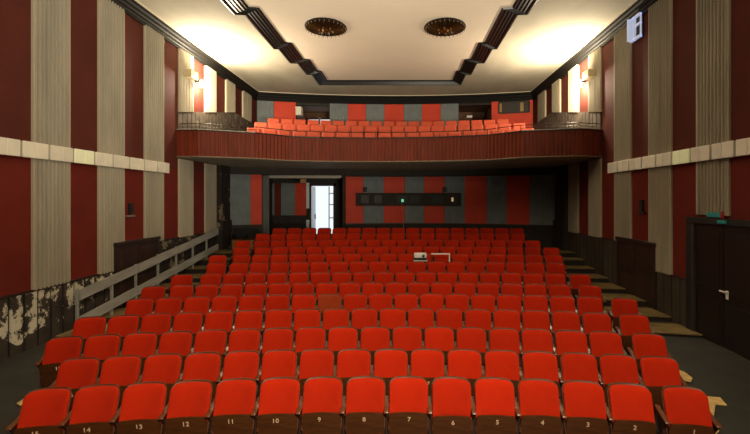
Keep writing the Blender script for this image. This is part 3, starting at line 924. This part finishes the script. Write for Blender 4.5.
# thin cables from the ports
bm = bmesh.new(); tube(bm, [(XY(401.5, 17), 17.0, ZY(203, 17)), (XY(403, 17), 17.0, ZY(215, 17)), (XY(403.7, 16.6), 16.6, ZY(231, 16.6))], .006, 5)
tube(bm, [(XY(410.7, 16.2), 16.2, ZY(234, 16.2)), (XY(409.8, 16), 16.0, ZY(239, 16))], .006, 5)
tag(link('cable', bm, 'cable'), 'thin pale cable trailing down from the projection ports to the rear seats', 'cable')

# upper back wall with openings
up = bmesh.new()
def U(px): return on_arc(arc_up, px)
segs = [(None, 296.2), (330, 458.8), (491.2, None)]
for a, b in segs:
    arc_panel(up, arc_up, WL if a is None else U(a), WR if b is None else U(b), 5.3, CEIL, th=.2, n=14)
for a, b in ((296.2, 330), (458.8, 491.2)):
    arc_panel(up, arc_up, U(a), U(b), 7.66, CEIL, th=.2, n=4)
wu = link('wall_rear', up, 'darkwall', kind='structure')
panels = [(254.8, 273.8, 0), (274.2, 296, 1), (330, 347.8, 0), (348, 365.8, 1), (366, 384.4, 0), (384.6, 403.6, 1), (403.8, 421.8, 0), (422, 440.5, 1), (440.7, 458.4, 0)]
for a, b, red in panels:
    bm = bmesh.new(); arc_panel(bm, arc_up, max(U(a), WL + .06), U(b), 5.5, 7.78, d=.03, th=0, flutes=0 if red else 9)
    link('wall_panel', bm, 'redback' if red else 'bluegrey', wu)
# booth front on the right: red surround with a curtained window
bm = bmesh.new()
xa, xb, xc, xd = U(491.4), U(498.3), U(528.8), WR - .05
zt, zb_ = 7.62, 7.22
z_w0 = ZY(113.6, 19.3); z_w1 = ZY(102, 19.3)
arc_panel(bm, arc_up, xa, xb, 5.5, 7.78, d=.06, th=0); arc_panel(bm, arc_up, xc, min(xd, U(533.2)), 5.5, 7.78, d=.06, th=0)
arc_panel(bm, arc_up, xb, xc, 5.5, z_w0, d=.06, th=0)
link('wall_panel', bm, 'redback', wu)
w = empty('window_1'); w['kind'] = 'structure'
bm = bmesh.new(); arc_panel(bm, arc_up, xb, xc, z_w0, 7.76, d=.03, th=0); link('window_pane', bm, 'boothglass', w)
bm = bmesh.new(); arc_panel(bm, arc_up, xb - .03, xb + .03, z_w0, 7.72, d=.09, th=0); arc_panel(bm, arc_up, xc - .03, xc + .03, z_w0, 7.72, d=.09, th=0); arc_panel(bm, arc_up, xb, xc, z_w0 - .04, z_w0 + .03, d=.10, th=0)
link('window_frame', bm, 'black', w)
for a, b in ((499.2, 501.4), (519.8, 523.2)):
    bm = bmesh.new(); arc_panel(bm, arc_up, U(a), U(b), z_w0 + .04, 7.68, d=.06, th=0, flutes=3)
    tag(link('curtain', bm, 'curtain'), 'thin yellow curtain %s of the upper right booth window' % ('at the left side' if a < 510 else 'towards the right side'), 'curtain')
# back rooms behind the two openings
bm = bmesh.new()
def room(xa, xb, y0, y1, z0, z1, wz=None, wx=None):
    box(bm, xa - .1, xa, y0, y1, z0, z1); box(bm, xb, xb + .1, y0, y1, z0, z1)
    box(bm, xa, xb, y0, y1, z1, z1 + .1); box(bm, xa, xb, y0, y1, z0 - .1, z0)
    if wz:
        box(bm, xa, wx[0], y1, y1 + .1, z0, z1); box(bm, wx[1], xb, y1, y1 + .1, z0, z1)
        box(bm, wx[0], wx[1], y1, y1 + .1, wz, z1)
        box(bm, wx[0], wx[1], y1, y1 + .1, z0, z0 + .9)
    else: box(bm, xa, xb, y1, y1 + .1, z0, z1)
room(U(296.2) - .1, U(330) + .1, 19.75, 21.5, 5.5, 7.75, ZY(119.3, 21.5), (XY(308, 21.5), XY(331, 21.5)))
link('wall_backroom', bm, 'brownwall', kind='structure')
bm = bmesh.new(); room(U(458.8) - .1, U(491.2) + .1, 19.75, 21.4, 5.5, 7.75); link('wall_closet', bm, 'brownwall', kind='structure')
bm = bmesh.new()
for p in ((319.0, 320.2),): box(bm, XY(p[0], 21.4), XY(p[1], 21.4), 21.38, 21.46, 6.3, 7.45)
link('window_2', bm, 'sill', kind='structure')
bm = bmesh.new(); box(bm, XY(296.8, 19.2), XY(302.5, 19.2), 18.95, 19.3, ZY(116, 19.2), ZY(107.5, 19.2), bev=.02)
tag(link('white_box', bm, 'lampface'), 'white box at the left edge of the upper back opening', 'lamp')  # plain pale box, shares the wall lamp panels' faintly emissive material
bm = bmesh.new(); box(bm, XY(466.5, 20), XY(472, 20), 19.9, 20.1, ZY(118, 20), ZY(115.8, 20), bev=.01)
tag(link('box_file', bm, 'white'), 'small pale box inside the dark upper right opening', 'box')

# ------------------------------------------------------------------ vent window high on the right wall
t = empty('vent_window')
yn, yf = 10.18, 10.62; z0, z1 = 7.22, 7.84
bm = bmesh.new(); wallbox(bm, 'right', yn, yf, z0, z1, 0, .05); link('recess', bm, 'black', t)
bm = bmesh.new()
wallbox(bm, 'right', yn, yf, z1 - .06, z1, .04, .12); wallbox(bm, 'right', yn, yf, z0, z0 + .05, .04, .12)
wallbox(bm, 'right', yn, yn + .03, z0, z1, .04, .08); wallbox(bm, 'right', yn + .24, yn + .28, z0, z1, .04, .12)
wallbox(bm, 'right', yn, yn + .25, z0 + .34, z0 + .39, .04, .10)
link('vent_frame', bm, 'vent', t)
bm = bmesh.new()       # casement swung out into the hall
c = Vector((WR - .06, yf - .05, 0)); dv = Vector((-.62, .16, 0)).normalized(); L_ = .13
p0, p1 = c, c + dv * L_; nn = Vector((-dv.y, dv.x, 0)) * .015
q = [p0 - nn, p1 - nn, p1 + nn, p0 + nn]
prism(bm, [(v.x, v.y) for v in q], z0 + .03, z1 + .0, 'z'); link('open_casement', bm, 'vent', t)
tag(t, 'small bluish daylit vent window standing open, high on the right wall', 'window')

# ------------------------------------------------------------------ plank railing along the left aisle
t = empty('aisle_railing')
RX = -6.80
def ry(px): return RX * F / (px - CX)
ends = [(79.7, 289.8), (114, 274.6), (137.7, 263.2), (159.8, 253.3), (177.8, 245.6), (194.4, 238.7), (208, 232.6), (218, 228.5)]
pl = [(ry(a), ZY(b, ry(a))) for a, b in ends]
def zline(y, off):
    (ya, za), (yb, zb) = pl[0], pl[-1]
    return za + (zb - za) * (y - ya) / (yb - ya) + off
groups = [(0, 2, 0), (2, 3, .03), (3, 4, -.03), (4, 5, .02), (5, 7, -.02)]
for off, hgt in ((0, .22), (-.56, .22)):
    for a, b, dx in groups:
        ya, yb = pl[a][0], pl[b][0] + .02
        bm = bmesh.new(); prism(bm, [(ya, zline(ya, off)), (yb, zline(yb, off)), (yb, zline(yb, off) - hgt), (ya, zline(ya, off) - hgt)], RX + dx * .4 - .014, RX + dx * .4 + .014, 'x')
        link('rail_plank', bm, 'rail', t)
for i, (y, z) in enumerate(pl[:-1]):
    zf = .12 + max(0, y - 8.2) * .118
    bm = bmesh.new(); box(bm, RX - .075, RX - .03, y - .025, y + .025, zf - .02, zline(y, 0) + .0); link('rail_post', bm, 'rail', t)
tag(t, 'grey painted two-plank railing climbing along the left aisle wall', 'railing')

# ------------------------------------------------------------------ projector and white frame on the stalls seats
yy = 11.26
t = empty('projector', (XY(420.3, yy), yy, ZY(259.8, yy)))
wd = .175
bm = bmesh.new(); box(bm, -wd, wd, -.13, .13, .07, .19, bev=.02); link('body', bm, 'white', t)
bm = bmesh.new(); lathe(bm, [(.035, 0), (.04, .03), (.03, .035)], 16); 
for v in bm.verts: v.co = Vector((v.co.x + .08, -.13 - v.co.z, v.co.y + .13))
link('lens', bm, 'black', t)
bm = bmesh.new(); box(bm, -wd, wd, -.10, .12, 0.0, .07, bev=.006); link('base', bm, 'black', t)
bm = bmesh.new(); box(bm, -wd - .02, wd + .02, -.14, .14, -.03, 0, bev=.006); link('tray', bm, 'steel', t)
bm = bmesh.new()
for s in (-1, 1): box(bm, s * .12 - .015, s * .12 + .015, -.1, .1, -.80, -.03)
link('support', bm, 'black', t)
tag(t, 'small white projector standing on black supports among the middle seats', 'projector')
t = empty('folding_frame', (0, 0, 0))
xa, xb = XY(431.3, yy), XY(450.0, yy); zt = ZY(253.3, yy); 
bm = bmesh.new(); box(bm, xa, xb, yy - .02, yy + .02, zt - .035, zt, bev=.006); link('top_bar', bm, 'white', t)
bm = bmesh.new(); box(bm, xb - .03, xb, yy - .02, yy + .02, zt - 1.03, zt - .035, bev=.006); link('leg', bm, 'white', t)
bm = bmesh.new(); box(bm, xa, xa + .02, yy - .02, yy + .02, zt - 1.03, zt - .035, bev=.004); link('leg', bm, 'black', t)
tag(t, 'thin white bracket frame standing around one seat beside the projector', 'frame')

def floor_z(x, y):
    s = x - HX; prev = (3.2, 0.0)
    for i in range(5):
        cur = (rowY(i, s) - .3, ROWS[i][1])
        if y <= cur[0]:
            return 0.0 if y < prev[0] else prev[1] + (cur[1] - prev[1]) * (y - prev[0]) / (cur[0] - prev[0])
        prev = cur
    return ROWS[4][1]
# ------------------------------------------------------------------ bare patches where the front lino is torn
def floor_patch(pts, lab):
    bm = bmesh.new(); poly = []
    for px, py in pts:
        z = 0
        for _ in range(8): Y = (EYE - z) * F / (py - CY); z = floor_z(XY(px, Y), Y)
        poly.append((XY(px, Y), Y))
    c = (sum(p[0] for p in poly) / len(poly), sum(p[1] for p in poly) / len(poly))
    prism(bm, [(x - c[0], y - c[1]) for x, y in poly], .001, .012, 'z')
    tag(link('plywood_piece', bm, 'patch', loc=(c[0], c[1], floor_z(*c) + .004)), lab, 'plywood', 'torn plywood pieces on the floor')
floor_patch([(703, 393), (717, 393.5), (727, 406), (715.5, 405.2), (714, 418), (708, 420), (706, 405)], 'larger pale torn plywood piece on the floor right of the front row')
floor_patch([(679, 370), (684, 371.5), (692.5, 379), (691, 383.5), (685, 382), (680, 378)], 'smaller pale plywood piece on the floor near the second row right end')
floor_patch([(16.5, 404.5), (28.5, 396), (31, 401), (20, 407)], 'pale plywood sliver on the floor left of the front row')
floor_patch([(712, 419), (716, 419), (719, 433), (715, 437)], 'narrow pale plywood strip beside seat one on the right')

# ------------------------------------------------------------------ light
def area(name, loc, target, size, sy, power, col, spread=180):
    l = bpy.data.lights.new(name, 'AREA'); l.shape = 'RECTANGLE'; l.size = size; l.size_y = sy; l.energy = power; l.color = col; l.spread = math.radians(spread)
    o = bpy.data.objects.new(name, l); COL.objects.link(o); o.location = loc
    o.rotation_euler = (Vector(target) - Vector(loc)).to_track_quat('-Z', 'Y').to_euler()
    return o
area('stage_light', (1.6, -1.6, 6.4), (-.7, 3.8, .3), 2.4, .7, 330, (1, .84, .60), 96)
area('stage_uplight', (2.8, -1.5, 2.2), (-1.1, 6.4, 8.2), 2.5, .6, 560, (1, .90, .70), 80)

W = bpy.data.worlds.new('World'); S.world = W; W.use_nodes = True
bg = W.node_tree.nodes['Background']; bg.inputs['Color'].default_value = (.86, .94, 1, 1); bg.inputs['Strength'].default_value = 1.1

# ------------------------------------------------------------------ camera
cd = bpy.data.cameras.new('Camera'); cam = bpy.data.objects.new('Camera', cd); COL.objects.link(cam)
cam.location = (0, 0, EYE); cam.rotation_euler = (PI / 2, 0, 0)
cd.sensor_fit = 'HORIZONTAL'; cd.sensor_width = 36; cd.lens = F / 750 * 36
cd.shift_x = (375 - CX) / 750; cd.shift_y = (CY - 217) / 750
cd.clip_start = .05
S.camera = cam
S.view_settings.view_transform = 'Standard'; S.view_settings.look = 'None'
S.view_settings.gamma = 1; S.view_settings.exposure = 0; S.view_settings.use_curve_mapping = False
S.cycles.use_denoising = True
S.cycles.max_bounces = 8; S.cycles.diffuse_bounces = 5
S.cycles.sample_clamp_indirect = 6
